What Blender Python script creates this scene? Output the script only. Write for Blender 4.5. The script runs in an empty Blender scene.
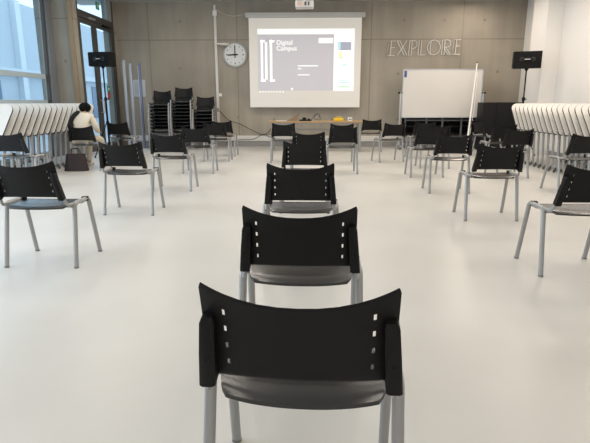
import bpy, bmesh, math, random
from mathutils import Vector, Matrix
R = math.radians
random.seed(7)
scene = bpy.context.scene
col = scene.collection

# ------------------------------------------------------------------ camera
PSI = 1.72
CAM_H = 1.20
cam_data = bpy.data.cameras.new('camera')
cam_data.sensor_width = 36
cam_data.lens = 500 / 590 * 36
cam = bpy.data.objects.new('camera', cam_data)
cam.location = (0, 0, CAM_H)
cam.rotation_euler = (R(90 - 13.4), 0, R(PSI))
cam_data.clip_end = 200
col.objects.link(cam)
scene.camera = cam

# ------------------------------------------------------------------ world, light, exposure
world = bpy.data.worlds.new('world')
scene.world = world
world.use_nodes = True
bg = world.node_tree.nodes['Background']
bg.inputs[0].default_value = (0.70, 0.85, 1.0, 1)
bg.inputs[1].default_value = 1.9
vs = scene.view_settings
vs.view_transform = 'Standard'
vs.look = 'None'
vs.gamma = 1
vs.use_curve_mapping = False
vs.exposure = 0.11

def area(name, loc, rot, sx, sy, power, color):
    l = bpy.data.lights.new(name, 'AREA')
    l.shape = 'RECTANGLE'; l.size = sx; l.size_y = sy
    l.energy = power; l.color = color
    o = bpy.data.objects.new(name, l)
    o.location = loc; o.rotation_euler = rot
    col.objects.link(o)
    return o
# ceiling luminaires (all above the picture)
for x in (-3.6, -1.2, 1.2, 3.6):
    for y in (-1.0, 2.0, 5.0, 8.0, 11.0):
        area('ceiling_area_light', (x, y, 3.70), (0, 0, 0), 0.3, 1.5, {-1.0: 6, 2.0: 11, 5.0: 19, 8.0: 27, 11.0: 30}[y], (1.0, 0.91, 0.80))
for x, y in ((4.9, 7.2), (4.9, 9.6), (4.1, 12.9)):  # extra warm lights added to brighten the right wall and the column side
    area('ceiling_area_light', (x, y, 3.70), (0, 0, 0), 0.3, 1.5, 25, (1.0, 0.86, 0.72))
# daylight through the near part of the glazed left side and an unseen area light before the solid rear wall
area('daylight_window', (-5.70, 3.2, 1.9), (0, R(-90), 0), 3.2, 6.0, 170, (0.80, 0.90, 1.0))
area('rear_area_light', (0, -3.85, 2.0), (R(90), 0, 0), 8.0, 3.0, 50, (1.0, 0.96, 0.90))

# ------------------------------------------------------------------ helpers
def place(xc, d):
    "point on the floor, xc to the right of and d ahead of the viewpoint"
    p = R(PSI)
    return (xc * math.cos(p) - d * math.sin(p), xc * math.sin(p) + d * math.cos(p))

def feet(xc, z):
    "chair centre from the depth of its two back feet"
    return place(xc, (z - .278) / .973 + .22)

MATS = {}
def mat(name, rgb, rough=.5, metal=0, emit=0, spec=.5, trans=0, alpha=1, noise=0, nscale=8, bump=0):
    if name in MATS: return MATS[name]
    m = bpy.data.materials.new(name); m.use_nodes = True
    nt = m.node_tree; b = nt.nodes['Principled BSDF']
    b.inputs['Base Color'].default_value = (*rgb, 1)
    b.inputs['Roughness'].default_value = rough
    b.inputs['Metallic'].default_value = metal
    b.inputs['Specular IOR Level'].default_value = spec
    b.inputs['Transmission Weight'].default_value = trans
    b.inputs['Alpha'].default_value = alpha
    if emit:
        b.inputs['Emission Color'].default_value = (*rgb, 1)
        b.inputs['Emission Strength'].default_value = emit
    if noise or bump:
        tc = nt.nodes.new('ShaderNodeTexCoord'); n = nt.nodes.new('ShaderNodeTexNoise')
        n.inputs['Scale'].default_value = nscale; n.inputs['Detail'].default_value = 6
        nt.links.new(tc.outputs['Object'], n.inputs['Vector'])
        if noise:
            mx = nt.nodes.new('ShaderNodeMix'); mx.data_type = 'RGBA'
            mx.inputs[6].default_value = (*[c * (1 - noise) for c in rgb], 1)
            mx.inputs[7].default_value = (*[min(1, c * (1 + noise)) for c in rgb], 1)
            nt.links.new(n.outputs['Fac'], mx.inputs[0]); nt.links.new(mx.outputs[2], b.inputs['Base Color'])
        if bump:
            bp = nt.nodes.new('ShaderNodeBump'); bp.inputs['Strength'].default_value = bump
            bp.inputs['Distance'].default_value = .002
            nt.links.new(n.outputs['Fac'], bp.inputs['Height']); nt.links.new(bp.outputs[0], b.inputs['Normal'])
    MATS[name] = m
    return m

class MB:
    def __init__(s): s.v = []; s.f = []
    def add(s, vs_, fs):
        k = len(s.v); s.v += [tuple(p) for p in vs_]; s.f += [tuple(i + k for i in f) for f in fs]; return s
    def box(s, x0, x1, y0, y1, z0, z1, bev=0, M=None):
        bm = bmesh.new()
        bmesh.ops.create_cube(bm, size=1)
        for v in bm.verts:
            v.co = Vector((x0 + (v.co.x + .5) * (x1 - x0), y0 + (v.co.y + .5) * (y1 - y0), z0 + (v.co.z + .5) * (z1 - z0)))
        if bev: bmesh.ops.bevel(bm, geom=bm.edges[:], offset=bev, segments=2, affect='EDGES', profile=.7)
        return s.frombm(bm, M)
    def frombm(s, bm, M=None):
        bm.verts.index_update()
        vs_ = [(M @ v.co if M else v.co.copy()) for v in bm.verts]
        fs = [tuple(v.index for v in f.verts) for f in bm.faces]
        bm.free(); return s.add(vs_, fs)
    def tube(s, pts, r, n=10, r2=None, caps=True):
        "swept tube; r may be a list; r2 = second half-axis"
        pts = [Vector(p) for p in pts]; rs = r if isinstance(r, (list, tuple)) else [r] * len(pts)
        vs_ = []; fs = []; prev = None
        for i, p in enumerate(pts):
            t = (pts[min(i + 1, len(pts) - 1)] - pts[max(i - 1, 0)]).normalized()
            if prev is None:
                a = Vector((1, 0, 0)) if abs(t.x) < .9 else Vector((0, 1, 0))
            else: a = prev
            a = (a - t * a.dot(t)).normalized(); b = t.cross(a); prev = a
            for k in range(n):
                q = 2 * math.pi * k / n
                vs_.append(p + a * math.cos(q) * rs[i] + b * math.sin(q) * (rs[i] if r2 is None else r2))
        for i in range(len(pts) - 1):
            for k in range(n):
                fs.append((i * n + k, i * n + (k + 1) % n, (i + 1) * n + (k + 1) % n, (i + 1) * n + k))
        if caps:
            fs.append(tuple(reversed(range(n)))); fs.append(tuple((len(pts) - 1) * n + k for k in range(n)))
        return s.add(vs_, fs)
    def prism(s, poly, z0, z1, M=None):
        "polygon in xy extruded in z, M maps it into place"
        n = len(poly)
        vs_ = [Vector((x, y, z0)) for x, y in poly] + [Vector((x, y, z1)) for x, y in poly]
        if M: vs_ = [M @ v for v in vs_]
        fs = [tuple(reversed(range(n))), tuple(range(n, 2 * n))] + [(i, (i + 1) % n, n + (i + 1) % n, n + i) for i in range(n)]
        return s.add(vs_, fs)
    def cyl(s, c, axis, r, h, n=24, r1=None):
        c = Vector(c); q = Vector(axis).to_track_quat('Z', 'Y').to_matrix().to_4x4()
        M = Matrix.Translation(c) @ q; r1 = r if r1 is None else r1
        vs_ = [M @ Vector((math.cos(2 * math.pi * k / n) * r, math.sin(2 * math.pi * k / n) * r, 0)) for k in range(n)]
        vs_ += [M @ Vector((math.cos(2 * math.pi * k / n) * r1, math.sin(2 * math.pi * k / n) * r1, h)) for k in range(n)]
        fs = [tuple(reversed(range(n))), tuple(range(n, 2 * n))] + [(i, (i + 1) % n, n + (i + 1) % n, n + i) for i in range(n)]
        return s.add(vs_, fs)
    def lathe(s, prof, n=24, M=None):
        vs_ = []; fs = []
        for r, z in prof:
            for k in range(n):
                v = Vector((r * math.cos(2 * math.pi * k / n), r * math.sin(2 * math.pi * k / n), z)); vs_.append(M @ v if M else v)
        for i in range(len(prof) - 1):
            for k in range(n): fs.append((i * n + k, i * n + (k + 1) % n, (i + 1) * n + (k + 1) % n, (i + 1) * n + k))
        fs.append(tuple(reversed(range(n)))); fs.append(tuple((len(prof) - 1) * n + k for k in range(n)))
        return s.add(vs_, fs)
    def slab(s, fn, us, vs_in, skip=lambda i, j: False):
        "closed sheet: fn(u,v) -> (top point, bottom point); skip cells are real holes"
        nu, nv = len(us), len(vs_in); top = []; bot = []
        for v in vs_in:
            for u in us:
                a, b = fn(u, v); top.append(a); bot.append(b)
        N = nu * nv; fs = []; edges = {}
        for j in range(nv - 1):
            for i in range(nu - 1):
                if skip(i, j): continue
                q = (j * nu + i, j * nu + i + 1, (j + 1) * nu + i + 1, (j + 1) * nu + i)
                fs.append(q); fs.append(tuple(k + N for k in reversed(q)))
                for a, b in zip(q, q[1:] + q[:1]): edges[(a, b)] = 1
        for (a, b) in edges:
            if (b, a) not in edges: fs.append((b, a, a + N, b + N))
        return s.add(top + bot, fs)
    def build(s, name, m, parent=None, loc=(0, 0, 0), rz=0, smooth=35):
        me = bpy.data.meshes.new(name); me.from_pydata(s.v, [], s.f); me.update()
        bm = bmesh.new(); bm.from_mesh(me)
        loose = [v for v in bm.verts if not v.link_faces]
        if loose: bmesh.ops.delete(bm, geom=loose, context='VERTS')
        bmesh.ops.recalc_face_normals(bm, faces=bm.faces)
        bm.to_mesh(me); bm.free()
        if smooth:
            for p in me.polygons: p.use_smooth = True
            me.set_sharp_from_angle(angle=R(smooth))
        me.materials.append(m)
        o = bpy.data.objects.new(name, me); col.objects.link(o)
        o.location = loc; o.rotation_euler = (0, 0, rz)
        if parent: o.parent = parent
        return o

def tag(o, label, cat, group=None, kind=None):
    o['label'] = label; o['category'] = cat
    if group: o['group'] = group
    if kind: o['kind'] = kind
    return o
def struct(o):
    o['kind'] = 'structure'; return o
def thing(name, label, cat, loc=(0, 0, 0), rz=0, group=None):
    o = bpy.data.objects.new(name, None); o.empty_display_size = .1; col.objects.link(o)
    o.location = loc; o.rotation_euler = (0, 0, rz)
    return tag(o, label, cat, group)
def copy_tree(o, parent=None):
    c = o.copy(); col.objects.link(c); c.parent = parent
    for ch in list(o.children): copy_tree(ch, c)
    return c
def fillet(pts, r, n=5):
    pts = [Vector(p) for p in pts]; out = [pts[0]]
    for i in range(1, len(pts) - 1):
        a, b, c = pts[i - 1], pts[i], pts[i + 1]
        d1 = (a - b).normalized(); d2 = (c - b).normalized()
        p = b + d1 * r; q = b + d2 * r
        for k in range(n + 1):
            t = k / n; out.append(p * (1 - t) ** 2 + b * 2 * t * (1 - t) + q * t * t)
    out.append(pts[-1]); return out
def text_mesh(name, txt, size, m, parent, M, depth=.002):
    cu = bpy.data.curves.new(name, 'FONT'); cu.body = txt; cu.size = size; cu.extrude = depth; cu.offset = .0012
    tmp = bpy.data.objects.new(name + '_t', cu); col.objects.link(tmp)
    dg = bpy.context.evaluated_depsgraph_get()
    me = bpy.data.meshes.new_from_object(tmp.evaluated_get(dg))
    bpy.data.objects.remove(tmp); me.transform(M); me.materials.clear(); me.materials.append(m)
    o = bpy.data.objects.new(name, me); col.objects.link(o)
    if parent: o.parent = parent
    return o

# ------------------------------------------------------------------ materials
black = mat('black_plastic', (.009, .009, .0095), .5, spec=.2, bump=.15, nscale=400)
seat_black = mat('seat_plastic', (.010, .010, .011), .22, spec=.8, bump=.1, nscale=300)
black_m = mat('matt_black', (.007, .007, .0075), .6, spec=.2)
silver = mat('grey_painted_steel', (.36, .36, .36), .35, metal=.3)
alu = mat('aluminium', (.55, .58, .62), .3, metal=.7)
white = mat('white_laminate', (.74, .72, .68), .35)
whitep = mat('white_paint', (.87, .85, .82), .5)
edgem = mat('dark_edge_band', (.045, .035, .035), .5)
wood = mat('light_wood', (.42, .27, .13), .45, noise=.15, nscale=6)
ply = mat('plywood', (.34, .25, .15), .6, noise=.1, nscale=5)
door_m = mat('bronze_metal', (.085, .078, .072), .45, metal=.2)
grey_m = mat('grey_metal_frame', (.24, .26, .29), .45, metal=.3)

def concrete(name, rgb, seams_x=(), seam_z=None, holes=(), axis='X'):
    m = bpy.data.materials.new(name); m.use_nodes = True
    nt = m.node_tree; b = nt.nodes['Principled BSDF']; b.inputs['Roughness'].default_value = .7
    N = nt.nodes.new; L = nt.links.new
    tc = N('ShaderNodeTexCoord'); sep = N('ShaderNodeSeparateXYZ'); L(tc.outputs['Object'], sep.inputs[0])
    def noise(scale, det, vec=None):
        n = N('ShaderNodeTexNoise'); n.inputs['Scale'].default_value = scale; n.inputs['Detail'].default_value = det
        L(vec or tc.outputs['Object'], n.inputs['Vector']); return n.outputs['Fac']
    mp = N('ShaderNodeMapping'); mp.inputs['Scale'].default_value = (3, 3, .35); L(tc.outputs['Object'], mp.inputs[0])
    def math_(op, a, bb):
        n = N('ShaderNodeMath'); n.operation = op
        for i, q in enumerate((a, bb)):
            if isinstance(q, (int, float)): n.inputs[i].default_value = q
            else: L(q, n.inputs[i])
        return n.outputs[0]
    f = math_('ADD', math_('MULTIPLY', noise(.9, 5), .55), math_('MULTIPLY', noise(1.3, 4, mp.outputs[0]), .45))
    cr = N('ShaderNodeValToRGB'); L(f, cr.inputs[0])
    cr.color_ramp.elements[0].position = .32; cr.color_ramp.elements[0].color = (*[c * .80 for c in rgb], 1)
    cr.color_ramp.elements[1].position = .68; cr.color_ramp.elements[1].color = (*[c * 1.14 for c in rgb], 1)
    # formwork joints and tie holes cast into the concrete
    dark = None
    A = sep.outputs[axis]; Z = sep.outputs['Z']
    terms = [math_('LESS_THAN', math_('ABSOLUTE', math_('SUBTRACT', A, x), 0), .014) for x in seams_x]
    if seam_z: terms.append(math_('LESS_THAN', math_('ABSOLUTE', math_('SUBTRACT', Z, seam_z), 0), .014))
    for hx, hz in holes:
        dx = math_('SUBTRACT', A, hx); dz = math_('SUBTRACT', Z, hz)
        terms.append(math_('LESS_THAN', math_('SQRT', math_('ADD', math_('MULTIPLY', dx, dx), math_('MULTIPLY', dz, dz)), 0), .035))
    for t in terms: dark = t if dark is None else math_('MAXIMUM', dark, t)
    mx = N('ShaderNodeMix'); mx.data_type = 'RGBA'; L(cr.outputs[0], mx.inputs[6])
    mx.inputs[7].default_value = (*[c * .62 for c in rgb], 1)
    if dark is None: mx.inputs[0].default_value = 0
    else: L(math_('MULTIPLY', dark, .8), mx.inputs[0])
    L(mx.outputs[2], b.inputs['Base Color'])
    bp = N('ShaderNodeBump'); bp.inputs['Strength'].default_value = .25; bp.inputs['Distance'].default_value = .004
    L(noise(30, 5), bp.inputs['Height']); L(bp.outputs[0], b.inputs['Normal'])
    return m

# ------------------------------------------------------------------ structure
CEIL = 3.78; BY = 14.1; LX = -5.24; WX = -5.80; RX = 5.62
conc_holes = [(-3.55, 2.1), (-3.3, .75), (-1.0, .75), (.6, .75), (2.45, 3.3), (3.5, 3.3), (4.55, 3.3), (2.35, 1.95), (5.0, 2.0), (-3.5, 3.3), (-2.0, .8), (2.4, .75)]
m_back = concrete('concrete_back', (.37, .33, .27), (-4.355, -1.977, 1.598, 3.995), 2.83, conc_holes)
m_left = concrete('concrete_left', (.36, .335, .285), (), 3.0, ((-5.5, 2.1),))
fl = bpy.data.materials.new('floor_vinyl'); fl.use_nodes = True
nt = fl.node_tree; b = nt.nodes['Principled BSDF']
tc = nt.nodes.new('ShaderNodeTexCoord'); n1 = nt.nodes.new('ShaderNodeTexNoise'); n1.inputs['Scale'].default_value = .8; n1.inputs['Detail'].default_value = 7
nt.links.new(tc.outputs['Object'], n1.inputs['Vector'])
cr = nt.nodes.new('ShaderNodeValToRGB'); nt.links.new(n1.outputs['Fac'], cr.inputs[0])
cr.color_ramp.elements[0].position = .3; cr.color_ramp.elements[0].color = (.63, .612, .575, 1)
cr.color_ramp.elements[1].position = .7; cr.color_ramp.elements[1].color = (.70, .682, .645, 1)
nt.links.new(cr.outputs[0], b.inputs['Base Color'])
b.inputs['Roughness'].default_value = .33; b.inputs['Specular IOR Level'].default_value = .4
struct(MB().box(-6.3, 6.0, -4.2, 14.5, -.2, 0).build('floor', fl))
struct(MB().box(-6.3, 6.0, -4.2, 14.5, CEIL, CEIL + .2).build('ceiling', mat('ceiling_paint', (.48, .465, .44), .8)))
struct(MB().box(-5.5, 6.0, BY, BY + .3, 0, CEIL).build('wall_back', m_back))
struct(MB().box(RX, RX + .3, -4.0, 14.1, 0, CEIL).build('wall_right', whitep))
struct(MB().box(5.255, RX, 12.05, 12.80, 0, CEIL, .008).build('trim_1', whitep))          # white column
struct(MB().box(-6.1, 5.8, -4.2, -4.0, 0, CEIL).build('wall_front', whitep))
# left wall: concrete pier, lintel pieces over the doors, pieces round the glazing
struct(MB().box(-6.10, LX, 11.60, 11.80, 0, CEIL).box(LX - .3, LX, 13.99, 14.1, 0, CEIL).build('wall_left', m_left))
struct(MB().box(-6.10, WX, -4.0, .2, 0, CEIL).box(-6.10, WX, 6.2, 7.0, 0, .05).box(-6.1, WX, .2, 11.6, 0, .06).build('wall_left', m_left))
# leaning grey steel edge frame beside the pier
def YZ(x):   # maps (a,b,depth) -> (x+depth, a, b)
    return Matrix(((0, 0, 1, x), (1, 0, 0, 0), (0, 1, 0, 0), (0, 0, 0, 1)))
struct(MB().prism([(11.42, CEIL), (11.60, CEIL), (11.60, 0), (11.22, 0)], 0, .10, YZ(WX - .02)).build('trim_2', grey_m))
struct(MB().prism([(11.37, CEIL), (11.42, CEIL), (11.22, 0), (11.17, 0)], 0, .06, YZ(WX - .02)).build('trim_3', door_m))
# casing of bare plywood between pier and doors
struct(MB().box(LX - .12, LX - .02, 11.565, 11.80, 0, CEIL, .004).build('trim_5', ply))

glass = bpy.data.materials.new('window_glass'); glass.use_nodes = True
nt = glass.node_tree; nt.nodes.clear()
out = nt.nodes.new('ShaderNodeOutputMaterial'); mixs = nt.nodes.new('ShaderNodeMixShader')
tr = nt.nodes.new('ShaderNodeBsdfTransparent'); tr.inputs[0].default_value = (.86, .93, .96, 1)
gl = nt.nodes.new('ShaderNodeBsdfGlossy'); gl.inputs['Roughness'].default_value = .03
lw = nt.nodes.new('ShaderNodeLayerWeight'); pw = nt.nodes.new('ShaderNodeMath'); pw.operation = 'POWER'; pw.inputs[1].default_value = 3
ma = nt.nodes.new('ShaderNodeMath'); ma.operation = 'MULTIPLY_ADD'; ma.inputs[1].default_value = .3; ma.inputs[2].default_value = .03
nt.links.new(lw.outputs['Facing'], pw.inputs[0]); nt.links.new(pw.outputs[0], ma.inputs[0]); nt.links.new(ma.outputs[0], mixs.inputs[0]); nt.links.new(tr.outputs[0], mixs.inputs[1]); nt.links.new(gl.outputs[0], mixs.inputs[2]); nt.links.new(mixs.outputs[0], out.inputs[0])

# window_1: full height glazing
w1 = struct(thing('window_1', '', '')); del w1['label']; del w1['category']
MB().prism([(6.2, CEIL), (11.39, CEIL), (11.19, .06), (6.2, .06)], -.012, 0, YZ(WX - .05)).build('pane', glass, w1, smooth=0)
f = MB()
f.box(WX - .08, WX - .02, 6.2, 11.25, 1.70, 1.80); f.box(WX - .08, WX - .02, 6.2, 11.23, 1.17, 1.25)
f.box(WX - .08, WX - .02, 6.2, 11.17, .06, .14); f.box(WX - .08, WX - .02, 6.12, 6.22, .06, CEIL)
f.build('transom_bars', mat('pale_blue_metal', (.55, .66, .72), .4, metal=.2), w1)
w2 = struct(thing('window_2', '', '')); del w2['label']; del w2['category']
MB().box(WX - .062, WX - .05, .2, 6.12, .06, CEIL).build('pane', glass, w2, smooth=0)

# door_1: double glazed door with transom light
d1 = struct(thing('door_1', '', '')); del d1['label']; del d1['category']
x0, x1 = LX - .10, LX - .02
fm = MB()
fm.box(x0, x1 + .01, 11.80, 11.90, 0, CEIL, .004); fm.box(x0, x1 + .01, 13.90, 13.99, 0, CEIL, .004)
fm.box(x0, x1 + .01, 11.90, 13.90, 3.10, 3.26, .004)
fm.build('door_frame', door_m, d1)
MB().box(x0, x1 + .005, 13.58, 13.90, 3.26, CEIL).build('transom_panel', mat('pale_grey_panel', (.38, .42, .44), .5), d1)
MB().box(x0 + .03, x0 + .042, 11.90, 13.58, 3.26, CEIL).build('transom_pane', glass, d1, smooth=0)
for (a, c, side) in ((11.905, 12.80, 1), (12.81, 13.895, -1)):
    lf = MB()
    lf.box(x0 + .01, x1 - .01, a, a + .10, .02, 3.09, .003); lf.box(x0 + .01, x1 - .01, c - .10, c, .02, 3.09, .003)
    lf.box(x0 + .01, x1 - .01, a + .10, c - .10, .02, .16, .003); lf.box(x0 + .01, x1 - .01, a + .10, c - .10, 2.99, 3.09, .003)
    leaf = lf.build('door_leaf', door_m, d1)
    MB().box(x0 + .035, x0 + .047, a + .10, c - .10, .16, 2.99).build('pane', glass, leaf, smooth=0)
    hy = c - .05 if side == 1 else a + .05
    MB().tube(fillet([(x1 - .01, hy, .95), (x1 + .05, hy, .95), (x1 + .05, hy, 1.25), (x1 - .01, hy, 1.25)], .02), .011).build('door_handle', alu, leaf)
MB().box(x1 + .005, x1 + .05, 12.45, 12.75, 3.115, 3.165, .005).build('door_closer', alu, d1)
MB().box(x1 + .005, x1 + .05, 13.2, 13.6, 3.05, 3.09, .005).build('door_closer', black_m, d1)
struct(MB().box(LX - .3, LX - .1, 11.8, 14.1, CEIL - .02, CEIL + .1).build('trim_6', grey_m))

# skirting trunking along the back wall
m_tr = mat('white_trunking', (.72, .70, .66), .45); m_tg = mat('grey_skirting', (.30, .29, .28), .5)
struct(MB().box(LX + .02, 5.2, BY - .06, BY, .15, .30, .006).build('trim_7', m_tr))
struct(MB().box(LX + .02, 5.2, BY - .035, BY, 0, .15, .004).build('baseboard_back', m_tg))
struct(MB().box(RX - .015, RX, -4, 12.05, 0, .10).build('baseboard_right', m_tg))

# ------------------------------------------------------------------ outdoors seen through the glass
ext = mat('pale_facade', (.50, .57, .62), .6)
struct(MB().box(-60, -6.2, -20, 70, -.45, -.35).build('ground_outside', mat('paving', (.40, .44, .48), .7)))
hb = thing('building', 'pale blue-grey building seen through the window glass', 'building', (-15, 24, -.35))
MB().box(-3, 0, -22, 26, 0, 6.5).build('facade', ext, hb)
MB().box(-.02, .35, -22, 26, 2.9, 3.2).build('ledge', mat('pale_ledge', (.6, .66, .7), .5), hb)
for i in range(7):
    yy = -19 + i * 6
    MB().box(-.01, .05, yy, yy + 1.6, .5, 2.6).build('window', mat('dim_window', (.10, .17, .26), .3), hb)
    MB().box(-.01, .28, yy + 3.2, yy + 3.65, 0, 6.5).build('pilaster', mat('pale_pilaster', (.66, .72, .76), .5), hb)

# ------------------------------------------------------------------ chairs
U = [-1, -.96, -.9, -.84, -.770, -.740, -.6, -.4, -.2, 0, .2, .4, .6, .740, .770, .84, .9, .96, 1]
V = [0, .03, .09, .15, .215, .29, .355, .42, .49, .56, .625, .69, .755, .82, .90, .95, .985, 1]
def back_fn(u, v):
    hw = .231 - .004 * v
    if v > .94: hw -= .006 * ((v - .94) / .06) ** 2
    z = .537 + .228 * v + .042 * abs(u) ** 2.4 * v + .008 * (1 - u * u) * (1 - v)
    y = -.232 - .065 * v - .015 * v * v - .034 * (1 - u * u)
    n = Vector((-.34 * u * .5, -1, .35)).normalized()
    th = .0045 if 0 < v < 1 and abs(u) < 1 else .003
    p = Vector((u * hw, y, z)); return p + n * th, p - n * th
slots = [(U.index(-.770)), (U.index(.740))]
slot_v = [V.index(.15), V.index(.355), V.index(.56), V.index(.755)]
def make_backrest():
    return MB().slab(back_fn, U, V, lambda i, j: i in slots and j in slot_v)
def seat_fn(u, v):
    t = 2 * v - 1
    k = (1 - .13 * abs(t) ** 5)
    x = u * .230 * k
    cy = -.02; y = cy + t * (.187 + .028 * (1 - u * u) * (1 if t < 0 else .35)) * (1 - .05 * abs(u) ** 4)
    z = .462 - .010 * (1 - u * u) * (1 - t * t) - (.028 * max(0, t - .55) ** 2 / .2) - .012 * max(0, -t - .8) / .2
    th = .006
    return Vector((x, y, z + th)), Vector((x, y, z - th))
def make_chair(label, group, name='conference_chair'):
    t = thing(name, label, 'chair', group=group)
    us = [-1, -.97, -.9] + [i / 6 for i in range(-5, 6)] + [.9, .97, 1]
    vv = [0, .015, .05] + [i / 10 for i in range(1, 10)] + [.95, .985, 1]
    MB().slab(seat_fn, us, vv).build('seat', seat_black, t)
    MB().slab(back_fn, U, V, lambda i, j: i in slots and j in slot_v).build('backrest', black, t, smooth=50)
    for s in (-1, 1):
        xo = .264
        # rear leg with its bend, front leg with its bend, rail between
        rear = fillet([(s * xo, -.215, .0), (s * (xo - .008), -.125, .474), (s * (xo - .008), -.04, .474)], .035)
        front = fillet([(s * xo, .215, .0), (s * (xo - .008), .105, .474), (s * (xo - .008), .03, .474)], .035)
        for pts in (rear, front):
            lg = MB().tube(pts, .0172, 12, .0145).build('leg', silver, t)
            p = pts[0]
            MB().cyl((p.x, p.y, 0), (0, 0, 1), .0178, .012, 12).build('foot_cap', mat('grey_rubber_cap', (.22, .22, .22), .6), lg)
        MB().tube([(s * (xo - .008), -.042, .474), (s * (xo - .008), .032, .474)], .0172, 12, .0145).build('side_rail', silver, t)
        MB().box(s * .245 - .019, s * .245 + .027, .05, .085, .455, .490, .006).build('seat_clip', black_m, t)
        MB().tube(fillet([(s * (xo - .010), -.07, .468), (s * .240, -.205, .472), (s * .223, -.258, .58)], .03), .010, 10, .013).build('back_support', silver, t)
        # moulded sleeve that holds the backrest
        sl = MB()
        a = Vector((s * .228, -.248, .525)); c = Vector((s * .210, -.304, .725))
        for k, (p, w, d) in enumerate(((a, .019, .016), (c, .017, .012))): pass
        vs_ = []
        for p, w, d in ((a, .020, .020), (a.lerp(c, .5), .019, .018), (a.lerp(c, .93), .017, .014), (c, .012, .009)):
            for dx, dy in ((-1, -1), (-.6, -1.25), (.6, -1.25), (1, -1), (1, 1), (-1, 1)):
                vs_.append((p.x + dx * w, p.y + dy * d, p.z + .25 * dy * d))
        fs = [tuple(reversed(range(6))), tuple(range(18, 24))]
        for r_ in range(3):
            for k in range(6): fs.append((r_ * 6 + k, r_ * 6 + (k + 1) % 6, r_ * 6 + 6 + (k + 1) % 6, r_ * 6 + 6 + k))
        sleeve = sl.add(vs_, fs).build('back_sleeve', black, t)
        q = a.lerp(c, .42); MB().cyl((q.x, q.y - .022, q.z - .004), (0, -1, .3), .006, .004, 12).build('screw', black_m, sleeve)
    for y in (-.085, .075):
        MB().tube([(-.255, y, .462), (-.215, y, .440), (.215, y, .440), (.255, y, .462)], .009, 10).build('crossbar', silver, t)
    return t

ORD = ['first', 'second', 'third', 'fourth', 'fifth', 'sixth', 'seventh', 'eighth', 'ninth', 'tenth', 'eleventh', 'twelfth', 'thirteenth', 'fourteenth', 'fifteenth', 'sixteenth', 'seventeenth', 'eighteenth', 'nineteenth', 'twentieth']
chairs = [
    (*place(.033, 1.355), -3, 'black plastic chair largest and nearest in the centre column, slotted back to viewer'),
    (*place(.032, 2.225), -1, 'second black chair from the front in the centre column, grey legs'),
    (*place(.045, 3.64), 0, 'third black chair from the front in the centre column'),
    (*place(.11, 5.64), 0, 'fourth black chair from the front in the centre column'),
    (*place(.21, 7.37), -2, 'fifth black chair in centre column, almost hidden by the one before it'),
    (*feet(-.22, 10.16), 0, 'black chair in front of the left end of the wooden table'),
    (*feet(.80, 8.57), 3, 'black chair right of the centre column, overlapping another before the wooden table'),
    (*feet(.91, 9.95), 2, 'black chair half hidden, close in front of right half of wooden table'),
    (*feet(1.88, 12.4), 0, 'small far black chair against the concrete wall by the right table end'),
    (*feet(-1.885, 3.73), 0, 'large black chair at front of the left inner column, back cut by frame edge'),
    (*feet(-1.81, 5.46), 0, 'second black chair from the front in the left inner column'),
    (*feet(-1.70, 6.93), 0, 'third black chair from the front in the left inner column'),
    (*feet(-1.67, 8.64), 0, 'fourth black chair from the front in the left inner column'),
    (*feet(-1.63, 10.4), 0, 'fifth black chair from the front in the left inner column'),
    (*feet(-1.62, 11.4), -2, 'farthest black chair of the left inner column, mostly hidden by its neighbour'),
    (*feet(-3.86, 7.05), -8, 'black chair cut by left frame edge in front of the folded tables'),
    (*feet(-3.75, 9.05), -4, 'black chair that the person in the cream jacket sits on'),
    (*feet(-3.66, 10.7), -8, 'black chair just in front of the left loudspeaker stand'),
    (*feet(2.01, 3.53), 0, 'large black chair cut by right frame edge, front of right inner column'),
    (*feet(2.045, 5.2), 0, 'second black chair from the front in the right inner column'),
    (*feet(2.09, 6.76), 0, 'third black chair from the front in the right inner column'),
    (*feet(2.16, 8.2), 2, 'fourth black chair from the front in the right inner column'),
    (*feet(2.60, 9.3), 0, 'black chair directly behind the fourth one of the right inner column'),
    (*feet(1.93, 10.25), 16, 'black chair turned slightly left, in front of whiteboard lower left corner'),
    (*feet(2.76, 10.9), 5, 'far black chair in front of the middle of the whiteboard stand'),
    (*feet(3.82, 6.8), 6, 'black chair by the near end of the right folded tables'),
    (*feet(3.50, 8.1), 8, 'black chair in front of the far end of the right folded tables'),
    (*feet(3.86, 9.5), 8, 'black chair behind another, between black cabinet and right folded tables'),
    (*feet(4.40, 11.3), -70, 'black chair turned sideways in front of the black cabinet'),
]
proto = make_chair(chairs[0][3], 'black chairs set out in rows')
for i, (x, y, a, lab) in enumerate(chairs):
    c = proto if i == 0 else copy_tree(proto)
    c.location = (x, y, 0); c.rotation_euler = (0, 0, R(a)); c['label'] = lab

# stacks of chairs against the back wall, facing the room
for (xc, n, sname, pitch) in ((-3.50, 9, 'left stack', .088), (-2.93, 10, 'tall middle stack', .087), (-2.37, 7, 'short right stack', .092)):
    x, y = place(xc, 13.28)
    for k in range(n):
        c = copy_tree(proto)
        c.name = 'stacked_chair'
        c.location = (x, y, k * pitch); c.rotation_euler = (0, 0, R(180))
        pos = 'topmost' if k == n - 1 else ('bottom' if k == 0 else ORD[k] + ' from floor')
        c['label'] = f'black stacked chair, {pos} in the {sname} by the wall'
        c['group'] = 'stacked black chairs by the back wall'

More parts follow.
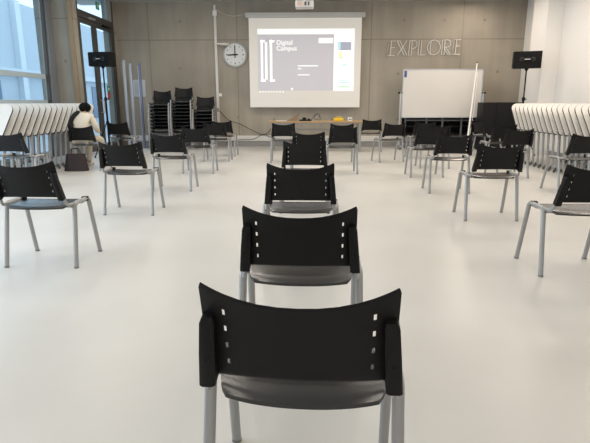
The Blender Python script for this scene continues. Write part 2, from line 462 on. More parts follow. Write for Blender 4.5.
# ------------------------------------------------------------------ folded tables
def make_table(label, group, mirror):
    s = -1 if mirror else 1
    L = 1.12 if not mirror else 1.08
    t = thing('flip_top_table', label, 'table', group=group)
    # tilted top: origin = aisle end at bottom edge; x runs to the wall
    lean = R(43); ly, lz = math.sin(lean), math.cos(lean)
    D = .70; r = .15
    pts = []
    def corner(cx, cy, a0):
        for k in range(7):
            a = a0 + R(90) * k / 6; pts.append((cx + r * math.cos(a), cy + r * math.sin(a)))
    rb = .02
    pts.append((0, rb)); pts.append((rb, 0)); pts.append((L - rb, 0)); pts.append((L, rb))
    corner(L - r, D - r, 0); corner(r, D - r, R(90))
    M = Matrix(((s, 0, 0, 0), (0, ly, -lz, 0), (0, lz, ly, .665), (0, 0, 0, 1)))
    def outline(e): # grow outline by e
        c = Vector((L / 2, D / 2)); return [(c.x + (x - c.x) * (1 + e / (L / 2)), c.y + (y - c.y) * (1 + e / (D / 2))) for x, y in pts]
    MB().prism(pts, 0, .004, M).prism(pts, -.024, -.020, M).build('tabletop', white, t)
    MB().prism(outline(.003), -.0205, .0005, M).build('edge_band', edgem, t)
    for xx in (.10, L - .14):
        X = s * xx
        MB().tube([(X, .13, .035), (X, .22, .70)], .018, 10, .026).build('leg', silver, t)
        k = .075 * s
        ft = MB().tube([(X - k, -.10, .065), (X, .13, .080), (X + k, .36, .065)], [.012, .018, .012], 8).build('foot', silver, t)
        for q, yy in ((-k, -.10), (k, .36)):
            MB().cyl((X + q - .010, yy, .027), (1, 0, 0), .027, .020, 14).tube([(X + q, yy, .027), (X + q, yy, .062)], .006, 6).build('caster', mat('grey_rubber', (.10, .10, .10), .5), ft)
    MB().box(min(s * .08, s * (L - .12)), max(s * .08, s * (L - .12)), .20, .24, .655, .70, .004).build('top_rail', silver, t)
    MB().tube([(s * .03, .06, .60), (s * .06, .22, .69), (s * .06, .36, .60)], .012, 8).build('flip_bracket', silver, t)
    return t
def table_row(x, ys, mirror, side):
    proto_t = None; n = len(ys)
    for i, y in enumerate(ys):
        lab = f'white table folded upright, {ORD[i] if i < n - 1 else "last"} from the near end of the {side} row'
        if proto_t is None: proto_t = make_table(lab, f'folded white tables along the {side} side', mirror); t = proto_t
        else: t = copy_tree(proto_t)
        t['label'] = lab; t.location = (x, y, 0)
table_row(-4.62, [7.42 + .2 * i for i in range(16)], True, 'left')
table_row(4.25, [7.17 + .2 * i for i in range(18)], False, 'right')

# ------------------------------------------------------------------ projection screen
cx, wS = -.155, 2.95
scr = thing('projection_screen', 'wide white roll-down projection screen with slide on the concrete wall', 'screen', (cx, 13.88, 0))
MB().box(-1.56, 1.56, -.06, .08, 3.34, 3.47, .02).build('screen_case', mat('screen_case', (.50, .50, .48), .4), scr)
for s in (-1, 1): MB().box(s * 1.3 - .02, s * 1.3 + .02, .06, .22, 3.40, 3.50, .004).build('wall_bracket', silver, scr)
MB().box(-1.475, 1.475, -.004, .004, 1.10, 3.36).build('screen_fabric', mat('screen_fabric', (.70, .67, .62), .7, emit=.22), scr)  # fabric has emission added so that it looks brightly lit
MB().box(-1.475, 1.475, -.015, .015, 1.07, 1.10, .005).build('bottom_bar', whitep, scr)
def glow(name, rgb, e): return mat(name, rgb, .8, emit=e)
g_white = glow('light_white', (1, 1, 1), .38); g_grey = glow('light_lilac_grey', (.56, .545, .585), .28); g_pale = glow('light_pale', (.85, .88, .95), .5)
def px2(x, y): # screen picture coordinates (photo pixels on the screen) to local x,z
    return ((x - 305.2) * .02605, 1.085 + (107 - y) * .02585)
def rect(mb, xa, ya, xb, yb, d=.001, base=-.006):
    (a, z1), (c, z0) = px2(xa, ya), px2(xb, yb); return mb.box(a, c, base - d, base, z0, z1)
slide = rect(MB(), 257.3, 35.3, 355, 90.5).build('slide', g_grey, scr, smooth=0)
slide['label'] = 'projected lilac-grey slide'
rect(MB(), 257.3, 30.2, 355, 35.4, .003).build('window_bar', g_white, slide, smooth=0)
rect(MB(), 334.5, 35.4, 355, 91, .003).build('side_panel', g_white, slide, smooth=0)
rect(MB(), 319, 39, 333.5, 44, .003).build('caption_box', g_white, slide, smooth=0)
# DE monogram in tall thin bars
lg = MB()
for (a, b_, c, d) in ((260.3, 41, 262.6, 81.5), (260.3, 41, 265, 43), (260.3, 79.5, 265, 81.5), (264.6, 43, 267, 79.5),
                      (269.6, 41, 272, 81.5), (269.6, 41, 274.6, 43), (269.6, 79.5, 274.6, 81.5)):
    rect(lg, a, b_, c, d, .004)
lg.build('monogram', g_white, slide, smooth=0)
FM = lambda x, z, y=-.010: Matrix.Translation((x, y, z)) @ Matrix.Rotation(R(90), 4, 'X')
for t_, yy in (('Digital', 45.4), ('Campus', 51.0)):
    x, z = px2(276.3, yy); text_mesh('slide_title', t_, .165, g_white, slide, FM(x, z), .001)
for (a, y_, c) in ((298, 65.5, 318.5), (298, 68.3, 301.5), (298, 74.4, 310)):
    rect(MB(), a, y_, c, y_ + 1, .003).build('text_line', g_pale, slide, smooth=0)
rect(MB(), 338.5, 43, 352, 51, .005).build('thumbnail', glow('thumb_grey', (.42, .44, .54), .3), slide, smooth=0)
rect(MB(), 338.8, 43.3, 341, 50.5, .007).build('thumbnail_stripe', glow('thumb_blue', (.45, .75, .85), .5), slide, smooth=0)
rect(MB(), 339.5, 52, 343, 57.5, .005).build('yellow_icon', glow('icon_yellow', (.9, .9, .45), .5), slide, smooth=0)
rect(MB(), 339.2, 57.2, 344, 58.8, .005).build('icon_caption', glow('icon_grey', (.6, .62, .5), .4), slide, smooth=0)
rect(MB(), 343.5, 64, 347.5, 66.3, .005).build('cyan_icon', glow('icon_cyan', (.45, .9, .9), .5), slide, smooth=0)
for y_ in (80, 82.2): rect(MB(), 339.5, y_, 350.5, y_ + .8, .005).build('panel_line', glow('line_green', (.40, .75, .70), .25), slide, smooth=0)
rect(MB(), 338.5, 86.3, 352, 87.6, .005).build('panel_line', glow('line_pale_green', (.5, .85, .6), .25), slide, smooth=0)
rect(MB(), 351, 88.3, 353.3, 90.3, .005).build('pink_icon', glow('icon_pink', (.9, .55, .9), .5), slide, smooth=0)
rect(MB(), 291, 88, 293, 90, .003).build('cursor', g_white, slide, smooth=0)
for k in range(9): rect(MB(), 258 + k * 3, 91.3, 259.6 + k * 3, 92.3, .001).build('taskbar_icon', g_pale, slide, smooth=0)

# ------------------------------------------------------------------ wall items
pi = thing('cable_duct', 'tall white vertical cable duct left of the clock', 'cable duct', (-2.545, BY, 0))
MB().box(-.035, .035, -.045, 0, .30, 3.60, .006).build('duct', m_tr, pi)
MB().box(-.055, .055, -.07, 0, 3.43, 3.56, .01).cyl((0, -.05, 3.55), (0, 0, 1), .03, .14, 12).build('junction', whitep, pi)
MB().box(.035, .12, -.04, 0, 1.36, 1.44, .006).build('outlet_box', whitep, pi)
MB().box(-.03, .03, -.05, -.045, .95, 1.05, .003).build('switch', mat('grey_plastic', (.3, .3, .3), .5), pi)
ap = thing('access_point', 'flat white disc on a bracket between duct and clock', 'access point', (-2.30, 13.90, 2.70))
MB().lathe([(.02, -.03), (.11, -.025), (.125, 0), (.11, .02), (.03, .03)], 24).build('disc', whitep, ap)
MB().box(-.20, .12, .02, .15, .005, .03, .004).build('bracket', whitep, ap)
ck = thing('wall_clock', 'round white wall clock with grey rim, hands near quarter to twelve', 'clock', (-2.035, BY, 2.445))
ck['label'] = 'round wall clock with a pale grey rim and black hour marks'
MR = Matrix.Rotation(R(90), 4, 'X')
MB().lathe([(.27, 0), (.325, .01), (.33, .045), (.30, .06), (.285, .045)], 40, MR).build('rim', mat('clock_rim', (.52, .52, .52), .35, metal=.3), ck)
MB().cyl((0, -.046, 0), (0, -1, 0), .285, .004, 40).build('face', mat('clock_face', (.72, .73, .72), .4), ck)
mk = MB()
for h in range(12):
    a = R(30 * h); M = Matrix.Rotation(a, 4, 'Y')
    w_, l_ = (.011, .030) if h % 3 == 0 else (.009, .022)
    mk.box(-w_, w_, -.054, -.051, .245 - 2 * l_ + .02, .245, 0, M)
mk.build('hour_marks', black_m, ck, smooth=0)
MB().box(-.012, .012, -.060, -.056, -.08, .215).build('minute_hand', black_m, ck)
MB().box(-.016, .016, -.066, -.062, -.08, .20, 0, Matrix.Rotation(R(-93), 4, 'Y')).build('hour_hand', black_m, ck)

nt_ = thing('notice', 'white printed notice sheet on the wall behind the metal posts', 'notice', (-4.705, BY - .004, 1.575))
MB().box(-.17, .17, -.012, .002, -.225, .225, .003).build('sheet', mat('paper', (.62, .64, .66), .6), nt_)
ln = MB()
for k in range(7): ln.box(-.12, .09 - (k % 3) * .03, -.014, -.012, .14 - k * .045, .15 - k * .045)
ln.build('print', mat('print_grey', (.30, .33, .36), .7), nt_, smooth=0)

# EXIT sign with a running figure, hung in the transom light
ex = thing('exit_sign', 'green exit sign with white running figure above the glass door', 'sign', (LX + .02, 12.95, 3.49))
sz = .085
MB().box(-.012, .012, -sz, sz, -sz, sz, .003).build('panel', mat('exit_green', (.01, .20, .08), .4, emit=.3), ex)
fg = MB(); mw = mat('sign_white', (.75, .8, .78), .5)
def fx(pts, w): fg.tube([(.017, p[0], p[1]) for p in pts], w, 6)
fg.cyl((.014, -.035, .085), (1, 0, 0), .02, .005, 14)
fx([(-.03, .055), (.0, -.01)], .016); fx([(.0, -.01), (-.05, -.045), (-.06, -.10)], .011); fx([(0, -.01), (.045, -.05), (.09, -.06)], .011)
fx([(-.03, .05), (-.075, .03), (-.09, -.01)], .008); fx([(-.03, .05), (.02, .03), (.05, .045)], .008)
fg.v = [(a_, b_ * .58, c_ * .58) for a_, b_, c_ in fg.v]
fg.build('running_figure', mw, ex)
st = thing('door_stickers', 'green and red square stickers on the glass door leaf', 'sticker', (LX - .045, 13.40, 1.46))
MB().box(-.006, -.001, -.10, .10, .0, .16).build('green_sticker', mat('stk_green', (.02, .28, .12), .5), st)
MB().box(-.006, -.001, -.10, .10, -.17, -.005).build('red_sticker', mat('stk_red', (.45, .08, .08), .5), st)
MB().box(-.001, .001, -.04, .04, .05, .11).build('white_mark', mw, st)

# neon word, tubes bent into double-stroke capitals
neon = thing('neon_sign', 'unlit white tube lettering reading EXPLORE on the concrete wall', 'sign', (2.03, BY - .03, 2.41))
nm = mat('white_tube', (.78, .76, .72), .35, emit=.0)
LTR = {
 'E': (.62, [[(.0, 0), (.12, 1), (.62, 1)], [(.0, 0), (.6, 0)], [(.24, 0), (.30, 1)], [(.28, .55), (.56, .55)], [(0, 0), (.05, .5), (.12, 1)]]),
 'X': (.78, [[(0, 1), (.2, 1), (.78, 0), (.58, 0), (0, 1)], [(.72, 1), (.06, 0)]]),
 'P': (.62, [[(0, 0), (.08, 1), (.40, 1), (.58, .92), (.62, .72), (.52, .52), (.34, .46), (.22, .46)], [(0, 0), (.2, 0), (.24, 1)]]),
 'L': (.55, [[(.0, 0), (.04, 1), (.22, 1), (.20, 0)], [(0, 0), (.52, 0)]]),
 'O': (1.0, [[(.5 + .48 * math.cos(a * math.pi / 12), .5 + .5 * math.sin(a * math.pi / 12)) for a in range(25)], [(.26, .08), (.22, .5), (.28, .94)]]),
 'R': (.66, [[(0, 0), (.02, 1), (.42, 1), (.6, .9), (.62, .7), (.5, .52), (.2, .48)], [(0, 0), (.18, 0), (.2, 1)], [(.3, .48), (.64, 0), (.46, 0), (.14, .5)]]),
}
tot = sum(LTR[c][0] for c in 'EXPLORE') + .10 * 6; sc = 1.93 / tot; xx = 0
for i, c in enumerate('EXPLORE'):
    mbn = MB(); z_up = .03 * i / 6
    for pl in LTR[c][1]:
        mbn.tube([(xx + px_ * sc, -.01, z_up + pz * .37) for px_, pz in pl], .0105, 6)
    mbn.build('letter_' + c.lower(), nm, neon); xx += (LTR[c][0] + .10) * sc

# wall and floor cables
cab = mat('cable_black', (.02, .02, .02), .5)
def cable(label, pts, r=.009, m=cab):
    P_ = [Vector(p) for p in pts]; out = []
    for i in range(len(P_) - 1):
        p0, p1, p2, p3 = P_[max(i - 1, 0)], P_[i], P_[i + 1], P_[min(i + 2, len(P_) - 1)]
        for k in range(6):
            t = k / 6; out.append(.5 * ((2 * p1) + (p2 - p0) * t + (2 * p0 - 5 * p1 + 4 * p2 - p3) * t * t + (3 * p1 - p0 - 3 * p2 + p3) * t ** 3))
    out.append(P_[-1])
    return tag(MB().tube(out, r, 6).build('cable', m), label, 'cable')
yb = BY - .075
cable('black cable sagging along the wall from the white duct to the table', [(-2.50, yb, .98), (-2.25, yb, .72), (-1.95, yb, .62), (-1.55, yb, .42), (-1.25, yb, .33), (-1.0, yb, .60), (-.88, yb - .3, .70)], .008)
cable('black cable looping low over the trunking left of the table', [(-2.35, yb, .10), (-1.95, yb, .19), (-1.6, yb, .20), (-1.3, yb, .34), (-1.15, yb, .28), (-.8, yb, .16)], .007)
cable('pale cable curving from the duct top to the projection screen case', [(-2.50, BY - .03, 3.58), (-2.3, BY - .03, 3.47), (-2.05, BY - .03, 3.42), (-1.8, BY - .03, 3.45), (-1.70, BY - .06, 3.45)], .007, m_tr)

# ------------------------------------------------------------------ projector under the ceiling
x, y = place(.20, 11.2)
pj = thing('projector', 'white projector hanging from ceiling above the projection screen', 'projector', (x, y, 3.115))
MB().box(-.19, .19, -.15, .15, 0, .13, .02).build('body', mat('projector_white', (.72, .70, .68), .4), pj)
MB().cyl((.08, .13, .065), (0, 1, 0), .045, .05, 20).build('lens', black_m, pj)
MB().box(-.15, -.05, -.156, -.149, .03, .10).build('socket_panel', mat('pinkish_panel', (.7, .5, .42), .5), pj)
MB().box(.0, .04, -.156, -.149, .03, .10).box(.07, .10, -.156, -.149, .03, .10).build('vent', mat('vent_dark', (.08, .08, .08), .5), pj)
MB().tube([(0, 0, .12), (0, 0, CEIL - 3.115)], .02, 12).cyl((0, 0, CEIL - 3.115 - .02), (0, 0, 1), .07, .02, 20).build('ceiling_mount', whitep, pj)

# ------------------------------------------------------------------ wooden table and what is on it
tb = thing('wooden_table', 'long light wood table under the projection screen', 'table', (.14, 12.82, 0))
MB().box(-1.18, 1.18, -.38, .38, .715, .75, .005).build('tabletop', wood, tb)
for sx in (-1, 1):
    for sy in (-1, 1):
        MB().box(sx * 1.08 - .02, sx * 1.08 + .02, sy * .31 - .02, sy * .31 + .02, 0, .715, .003).build('leg', silver, tb)
MB().box(-1.06, 1.06, .29, .32, .50, .535).build('crossbar', silver, tb)
for sy in (-1, 1): MB().box(-1.06, 1.06, sy * .31 - .012, sy * .31 + .012, .675, .715).build('apron', silver, tb)
for sx in (-.35, .12): MB().box(sx - .018, sx + .018, -.02, .02, 0, .715).build('middle_leg', silver, tb)
TZ = .75
pp = tag(MB().box(-.13, .13, -.09, .09, 0, .012, .002).build('paper_stack', mat('paper_white', (.72, .72, .7), .6), loc=(-.72, 12.66, TZ)), 'small stack of white paper at the left end of the wooden table', 'paper')
M = Matrix(((1, 0, 0, 0), (0, 0, -1, 0), (0, 1, 0, 0), (0, 0, 0, 1)))
wd = MB().prism([(-.18, 0), (.07, 0), (.16, .17), (.13, .19), (.05, .14), (-.04, .06)], -.08, .08, M).build('wooden_stand', mat('tan_wood', (.26, .18, .11), .5), loc=(-.42, 12.80, TZ))
tag(wd, 'brown wedge-shaped stand on the left part of the wooden table', 'stand')
bd = thing('desk_device', 'low black device with round knobs on the wooden table', 'device', (-.12, 12.70, TZ))
MB().box(-.15, .15, -.08, .08, 0, .035, .01).build('body', black_m, bd)
MB().box(-.08, .02, -.04, .06, .035, .085, .012).build('raised_part', black_m, bd)
MB().cyl((.08, 0, .035), (0, 0, 1), .03, .025, 16).build('knob', black_m, bd)
cable('black cable coiled in loops on the wooden table', [(.02, 12.75, .77), (.12, 12.80, .90), (.20, 12.85, .93), (.24, 12.8, .84), (.16, 12.75, .775), (.10, 12.8, .82), (.17, 12.85, .91), (.27, 12.8, .80), (.22, 12.7, .765)], .006)
yl = thing('yellow_case', 'bright yellow rounded case lying on the wooden table', 'case', (.70, 12.70, TZ))
MB().box(-.12, .12, -.06, .06, 0, .075, .028).build('case_body', mat('yellow_plastic', (.85, .55, .01), .4), yl)
MB().tube(fillet([(-.06, 0, .07), (-.05, 0, .10), (.05, 0, .10), (.06, 0, .07)], .015), .008, 8).build('handle', mat('yellow_plastic', (1, 1, 1)), yl)
wb = thing('socket_box', 'small white box with dark openings at right of yellow case', 'box', (.985, 12.72, TZ))
MB().box(-.05, .05, -.05, .05, 0, .085, .008).build('box_body', whitep, wb)
MB().box(-.032, -.006, -.053, -.049, .03, .06).box(.008, .034, -.053, -.049, .03, .06).build('openings', black_m, wb)

# ------------------------------------------------------------------ mobile whiteboard
x0b, y0b = place(3.81, 13.40)
bd = thing('whiteboard', 'large blank white mobile whiteboard on a wheeled metal stand', 'whiteboard', (x0b, y0b, 0))
MB().box(-1.005, 1.005, -.012, .012, .83, 2.01, .004).build('board', mat('board_white', (.72, .69, .65), .22), bd)
fr_ = MB()
fr_.box(-1.03, 1.03, -.02, .02, 2.01, 2.035, .004).box(-1.03, 1.03, -.02, .02, .805, .83, .004).box(-1.03, -1.005, -.02, .02, .805, 2.035).box(1.005, 1.03, -.02, .02, .805, 2.035)
fr_.build('board_frame', alu, bd)
MB().box(-.99, -.925, -.016, -.012, 1.83, 1.99).build('blue_label', mat('label_blue', (.06, .09, .30), .5), bd)
for s in (-1, 1):
    MB().box(s * 1.06 - .022, s * 1.06 + .022, -.025, .025, .08, 1.47, .004).build('post', alu, bd)
    MB().cyl((s * 1.02, 0, 1.44), (s, 0, 0), .028, .10, 14).build('tilt_knob', black_m, bd)
    ft = MB().box(s * 1.06 - .025, s * 1.06 + .025, -.32, .32, .055, .095, .005).build('foot', alu, bd)
    for yy in (-.29, .29): MB().cyl((s * 1.06 - .015, yy, .035), (1, 0, 0), .035, .03, 16).box(s * 1.06 - .012, s * 1.06 + .012, yy - .012, yy + .012, .03, .06).build('caster', black_m, ft)
MB().box(-1.04, 1.04, -.018, .018, .10, .14, .003).build('lower_rail', grey_m, bd)
# black storage shelf behind the whiteboard
xs, ys = place(3.92, 13.74)
sh = thing('low_shelf', 'low black open shelf unit behind the whiteboard stand', 'shelf', (xs, ys, 0))
for z0 in (.36, .56, .78): MB().box(-1.0, 1.0, -.2, .2, z0, z0 + .03, .003).build('shelf_board', black_m, sh)
MB().box(-1.0, 1.0, .18, .2, .36, .80).build('back_panel', black_m, sh)
for x_ in (-.98, -.42, .0, .50, .98): MB().box(x_ - .02, x_ + .02, -.22, -.18, 0, .80, .003).build('upright', mat('grey_upright', (.12, .12, .13), .5), sh)
MB().box(-1.0, 1.0, -.225, -.195, .72, .755).build('front_rail', mat('grey_upright', (0, 0, 0)), sh)
# window pole leaning on the board
a = Vector((*place((476.5 - 295) * 12.7 / 500, 13.24), 2.16)); c = Vector((*place((466 - 295) * 12.3 / 500, 12.36), .0))
dv = a - c
po = thing('window_pole', 'long thin white pole leaning in front of the whiteboard', 'pole', tuple(c))
MB().tube([dv * 0.0 + Vector((0, 0, .012)), dv], [.026, .016], 12).build('shaft', whitep, po)
MB().tube([dv, dv * 1.015], .014, 10).build('black_tip', black_m, po)
MB().tube([dv * .90 + Vector((.03, -.03, 0)), dv * .5 + Vector((.055, -.04, 0)), dv * .2 + Vector((.03, -.03, 0))], .005, 6).build('pull_cord', whitep, po)

# tall black cabinet
x_, y_ = 4.88, 12.95
cb = thing('black_cabinet', 'black two-door cabinet in the right corner under the loudspeaker', 'cabinet', (x_, y_, 0))
MB().box(-.57, .53, -.0, .42, .04, 1.20, .004).build('body', mat('cabinet_black', (.008, .008, .009), .5, spec=.25), cb)
for (p, q) in ((-.565, -.235), (-.225, .525)):
    dd = MB().box(p, q, -.025, -.003, .06, 1.19, .004).build('door', mat('cabinet_front', (.009, .009, .010), .5, spec=.25), cb)
    MB().tube(fillet([(q - .05, -.022, .66), (q - .05, -.05, .66), (q - .05, -.05, .80), (q - .05, -.022, .80)], .01), .006, 8).build('handle', black_m, dd)
MB().box(-.55, .51, .02, .40, 0, .04).build('plinth', black_m, cb)

# ------------------------------------------------------------------ loudspeakers on tripods
def loudspeaker(px_, py_, hz, rz, side, size):
    st = thing('speaker_stand', f'black tripod stand holding the {side} loudspeaker', 'stand', (px_, py_, 0), R(20))
    MB().tube([(0, 0, .30), (0, 0, 1.30)], .022, 14).tube([(0, 0, 1.28), (0, 0, hz - .02)], .015, 12).build('pole', black_m, st)
    MB().cyl((0, 0, 1.24), (0, 0, 1), .034, .07, 16).build('collar', black_m, st)
    MB().cyl((.03, 0, 1.27), (1, 0, 0), .012, .05, 10).build('locking_knob', black_m, st)
    MB().cyl((0, 0, .72), (0, 0, 1), .034, .07, 16).cyl((0, 0, .27), (0, 0, 1), .030, .06, 16).build('hub', black_m, st)
    for k in range(3):
        a = R(90 + 120 * k); r_ = .36
        lg_ = MB().tube([(.03 * math.cos(a), .03 * math.sin(a), .75), (r_ * math.cos(a), r_ * math.sin(a), .02)], .011, 8).build('leg', black_m, st)
        MB().tube([(.03 * math.cos(a), .03 * math.sin(a), .30), (.20 * math.cos(a), .20 * math.sin(a), .39)], .008, 6).build('brace', black_m, lg_)
        MB().cyl((r_ * math.cos(a), r_ * math.sin(a), 0), (0, 0, 1), .018, .03, 12).build('rubber_foot', black_m, lg_)
    sp = thing('loudspeaker', f'black box loudspeaker on its tripod at the {side} back of the room', 'loudspeaker', (px_, py_, hz), rz)
    sp.scale = (size, size, size)
    MB().prism([(-.30, -.17), (.30, -.15), (.30, .15), (-.30, .17)], .0, .37).build('cabinet', mat('speaker_black', (.007, .007, .007), .6, spec=.15), sp)
    MB().box(-.325, -.30, -.165, .165, .008, .362, .01).build('grille', mat('speaker_grille', (.03, .03, .03), .7), sp)
    MB().cyl((0, 0, -.05), (0, 0, 1), .03, .05, 16, .05).build('pole_socket', black_m, sp)
    for s in (-1, 1):
        Mh = Matrix.Translation((s * .12, -.163, .19)) @ Matrix.Rotation(R(90), 4, 'X')
        MB().lathe([(.055, 0), (.055, .012), (.040, .014), (.038, .004)], 20, Mh).build('handle_recess', mat('recess_black', (.004, .004, .004), .3), sp)
    MB().tube([(-.12, -.175, .19), (-.09, -.19, .19), (.09, -.19, .19), (.12, -.175, .19)], .014, 10).build('handle', black_m, sp)
    MB().box(-.06, .06, -.208, -.203, .182, .198).build('pale_badge', mat('badge_pale', (.7, .7, .68), .4), sp)
xa, ya = place(-4.20, 11.42)
loudspeaker(xa, ya, 1.96, R(-12), 'left', .80)
xa, ya = place(5.17, 11.65)
loudspeaker(xa, ya, 1.94, R(-22), 'right', .95)

# ------------------------------------------------------------------ metal posts near the door
for (px_, hx, h, lab) in ((-4.85, 13.45, 2.27, 'leftmost of three tall metal posts beside the glass door'), (-4.72, 13.55, 2.19, 'middle of three tall metal posts beside the glass door'), (-4.47, 13.50, 2.18, 'rightmost of three tall metal posts, bluish, beside the glass door')):
    p = thing('metal_post', lab, 'post', (px_, hx, 0), 0, 'tall metal posts by the door')
    blu = mat('bluish_aluminium', (.22, .24, .38), .3, metal=.6) if 'bluish' in lab else mat('bright_aluminium', (.62, .66, .74), .3, metal=.5)
    MB().box(-.024, .024, -.03, .03, .03, h, .006).build('profile', blu, p)
    MB().box(-.045, -.026, -.02, .02, .03, h - .05, .003).build('side_channel', alu, p)
    MB().cyl((0, 0, h), (0, 0, 1), .018, .03, 10).build('end_cap', grey_m, p)
    MB().box(-.09, .09, -.16, .16, 0, .03, .005).build('base_plate', grey_m, p)

# ------------------------------------------------------------------ person on the chair
def skin(name, verts, edges, radii, m, parent, root=0, sub=2):
    me = bpy.data.meshes.new(name); me.from_pydata(verts, edges, []); me.update(); me.materials.append(m)
    o = bpy.data.objects.new(name, me); col.objects.link(o)
    sk = o.modifiers.new('skin', 'SKIN'); sk.use_smooth_shade = True
    for i, r_ in enumerate(radii):
        d = me.skin_vertices[0].data[i]
        d.radius = (r_, r_) if not isinstance(r_, tuple) else r_
        d.use_root = (i == root)
    s = o.modifiers.new('subdivision', 'SUBSURF'); s.levels = sub; s.render_levels = sub
    if parent: o.parent = parent
    return o
px_, py_ = feet(-3.86, 9.02)
skinm = mat('skin', (.42, .26, .18), .55); cream = mat('cream_cloth', (.74, .66, .54), .85, bump=.3, nscale=60)
J = {}; VV = []; RR = []; EE = []
def j(n, p, r_, par=None):
    J[n] = len(VV); VV.append(p); RR.append(r_)
    if par: EE.append((J[par], J[n]))
j('pelvis', (0, -.03, .58), (.13, .10)); j('waist', (0, -.01, .72), (.115, .09), 'pelvis'); j('chest', (0, .04, .88), (.135, .10), 'waist')
j('collar', (0, .085, .985), (.075, .06), 'chest'); j('neck', (0, .12, 1.015), .048, 'collar'); j('jaw', (0, .165, 1.04), .055, 'neck'); j('head', (0, .19, 1.085), .078, 'jaw'); j('crown', (0, .185, 1.14), .055, 'head')
for s, n in ((-1, 'l'), (1, 'r')):
    j('sh' + n, (s * .145, .08, .945), .055, 'chest'); j('el' + n, (s * .205, .13, .725), .042, 'sh' + n)
    j('wr' + n, (s * .13, .31, .655), .026, 'el' + n); j('pa' + n, (s * .105, .37, .645), (.032, .018), 'wr' + n)
    for k in range(4):
        a_ = (k - 1.5) * .017; ln_ = (.048, .058, .062, .052)[k]
        j(f'f{n}{k}', (s * .10 + a_, .405, .645), .0095, 'pa' + n); j(f'g{n}{k}', (s * .098 + a_ * 1.1, .405 + ln_ * .5, .635), .0085, f'f{n}{k}'); j(f'h{n}{k}', (s * .096 + a_ * 1.1, .405 + ln_ * .8, .617), .0075, f'g{n}{k}')
    j('th' + n, (s * .105 - s * .035, .355, .655), .010, 'pa' + n); j('ti' + n, (s * .055, .38, .656), .009, 'th' + n)
    j('hp' + n, (s * .085, .02, .545), .085, 'pelvis'); j('kn' + n, (s * .13, .40, .51), .058, 'hp' + n)
    j('cf' + n, (s * .125, .40, .36), .052, 'kn' + n); j('an' + n, (s * .125, .37, .085), .034, 'cf' + n)
    j('hl' + n, (s * .125, .35, .045), .034, 'an' + n); j('to' + n, (s * .14, .52, .03), .028, 'hl' + n)
person = skin('person', VV, EE, RR, skinm, None)
person.location = (px_, py_, 0.015); person.rotation_euler = (0, 0, R(-6))
tag(person, 'person in cream jacket and trousers with black hair, sitting bent forward on a chair', 'person')
def sub(names, edges, grow, name, m, extra=None):
    vv = [VV[J[n]] for n in names]; rr = [tuple(q + grow for q in (RR[J[n]] if isinstance(RR[J[n]], tuple) else (RR[J[n]],) * 2)) for n in names]
    ee = [(names.index(a), names.index(b_)) for a, b_ in edges]
    return skin(name, vv, ee, rr, m, person)
sub(['pelvis', 'waist', 'chest', 'collar', 'shl', 'ell', 'wrl', 'shr', 'elr', 'wrr'], [('pelvis', 'waist'), ('waist', 'chest'), ('chest', 'collar'), ('chest', 'shl'), ('shl', 'ell'), ('ell', 'wrl'), ('chest', 'shr'), ('shr', 'elr'), ('elr', 'wrr')], .016, 'jacket', cream)
sub(['pelvis', 'hpl', 'knl', 'cfl', 'anl', 'hpr', 'knr', 'cfr', 'anr'], [('pelvis', 'hpl'), ('hpl', 'knl'), ('knl', 'cfl'), ('cfl', 'anl'), ('pelvis', 'hpr'), ('hpr', 'knr'), ('knr', 'cfr'), ('cfr', 'anr')], .012, 'trousers', mat('pale_trousers', (.62, .55, .45), .85))
for s in (-1, 1):
    skin('shoe', [(s * .125, .325, .04), (s * .13, .42, .045), (s * .14, .545, .03)], [(0, 1), (1, 2)], [(.042, .04), (.043, .04), (.034, .028)], mat('pale_shoe', (.6, .55, .5), .6), person)
hair = mat('black_hair', (.006, .006, .006), .8, spec=.1, bump=.5, nscale=120)
hm = MB()
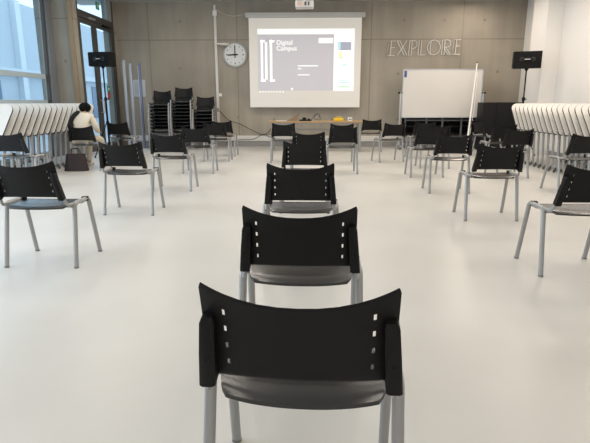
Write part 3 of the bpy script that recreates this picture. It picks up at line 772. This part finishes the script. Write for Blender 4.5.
for (cx_, cy_, cz_, rx_, ry_, rz_) in ((0, .165, 1.095, .105, .102, .090), (0, .08, 1.075, .06, .05, .055)):
    bm = bmesh.new(); bmesh.ops.create_icosphere(bm, subdivisions=4, radius=1)
    for v in bm.verts:
        q = v.co; w_ = 1 + .03 * math.sin(q.x * 22 + q.z * 6)
        if q.y > .55: q = Vector((q.x, .55 + (q.y - .55) * .2, q.z))
        v.co = Vector((cx_ + q.x * rx_ * w_, cy_ + q.y * ry_ * w_, cz_ + q.z * rz_))
    hm.frombm(bm)
hm.build('hair', hair, person)
skin('shawl', [(-.03, .03, 1.03), (-.13, .02, .96), (-.185, -.04, .84), (-.19, -.06, .70), (-.17, -.04, .60)], [(0, 1), (1, 2), (2, 3), (3, 4)], [(.05, .035), (.065, .05), (.075, .045), (.075, .045), (.06, .04)], mat('black_cloth', (.012, .012, .014), .9), person)

bg_ = thing('handbag', 'dark maroon soft handbag on the floor under the person\'s chair', 'bag', (*place(-3.93, 8.98), 0), R(5))
def bag_fn(u, v):
    a_ = u * 2 * math.pi; w_ = .21 - .05 * v + .015 * math.sin(3 * a_) * v; d_ = .10 - .055 * v
    return Vector((w_ * math.copysign(abs(math.cos(a_)) ** .6, math.cos(a_)), d_ * math.copysign(abs(math.sin(a_)) ** .6, math.sin(a_)), .005 + .30 * v)), None
ring = []; bmf = []
for jv in range(8):
    for iu in range(28): ring.append(bag_fn(iu / 28, jv / 7)[0])
for jv in range(7):
    for iu in range(28): bmf.append((jv * 28 + iu, jv * 28 + (iu + 1) % 28, jv * 28 + 28 + (iu + 1) % 28, jv * 28 + 28 + iu))
bmf.append(tuple(reversed(range(28)))); bmf.append(tuple(196 + k for k in range(28)))
MB().add(ring, bmf).build('bag_body', mat('maroon_leather', (.022, .009, .010), .6), bg_, smooth=60)
for s in (-1, 1): MB().tube(fillet([(-.08, s * .03, .27), (-.07, s * .035, .40), (.07, s * .035, .40), (.08, s * .03, .27)], .05), .008, 8).build('handle', mat('maroon_leather', (0, 0, 0)), bg_)
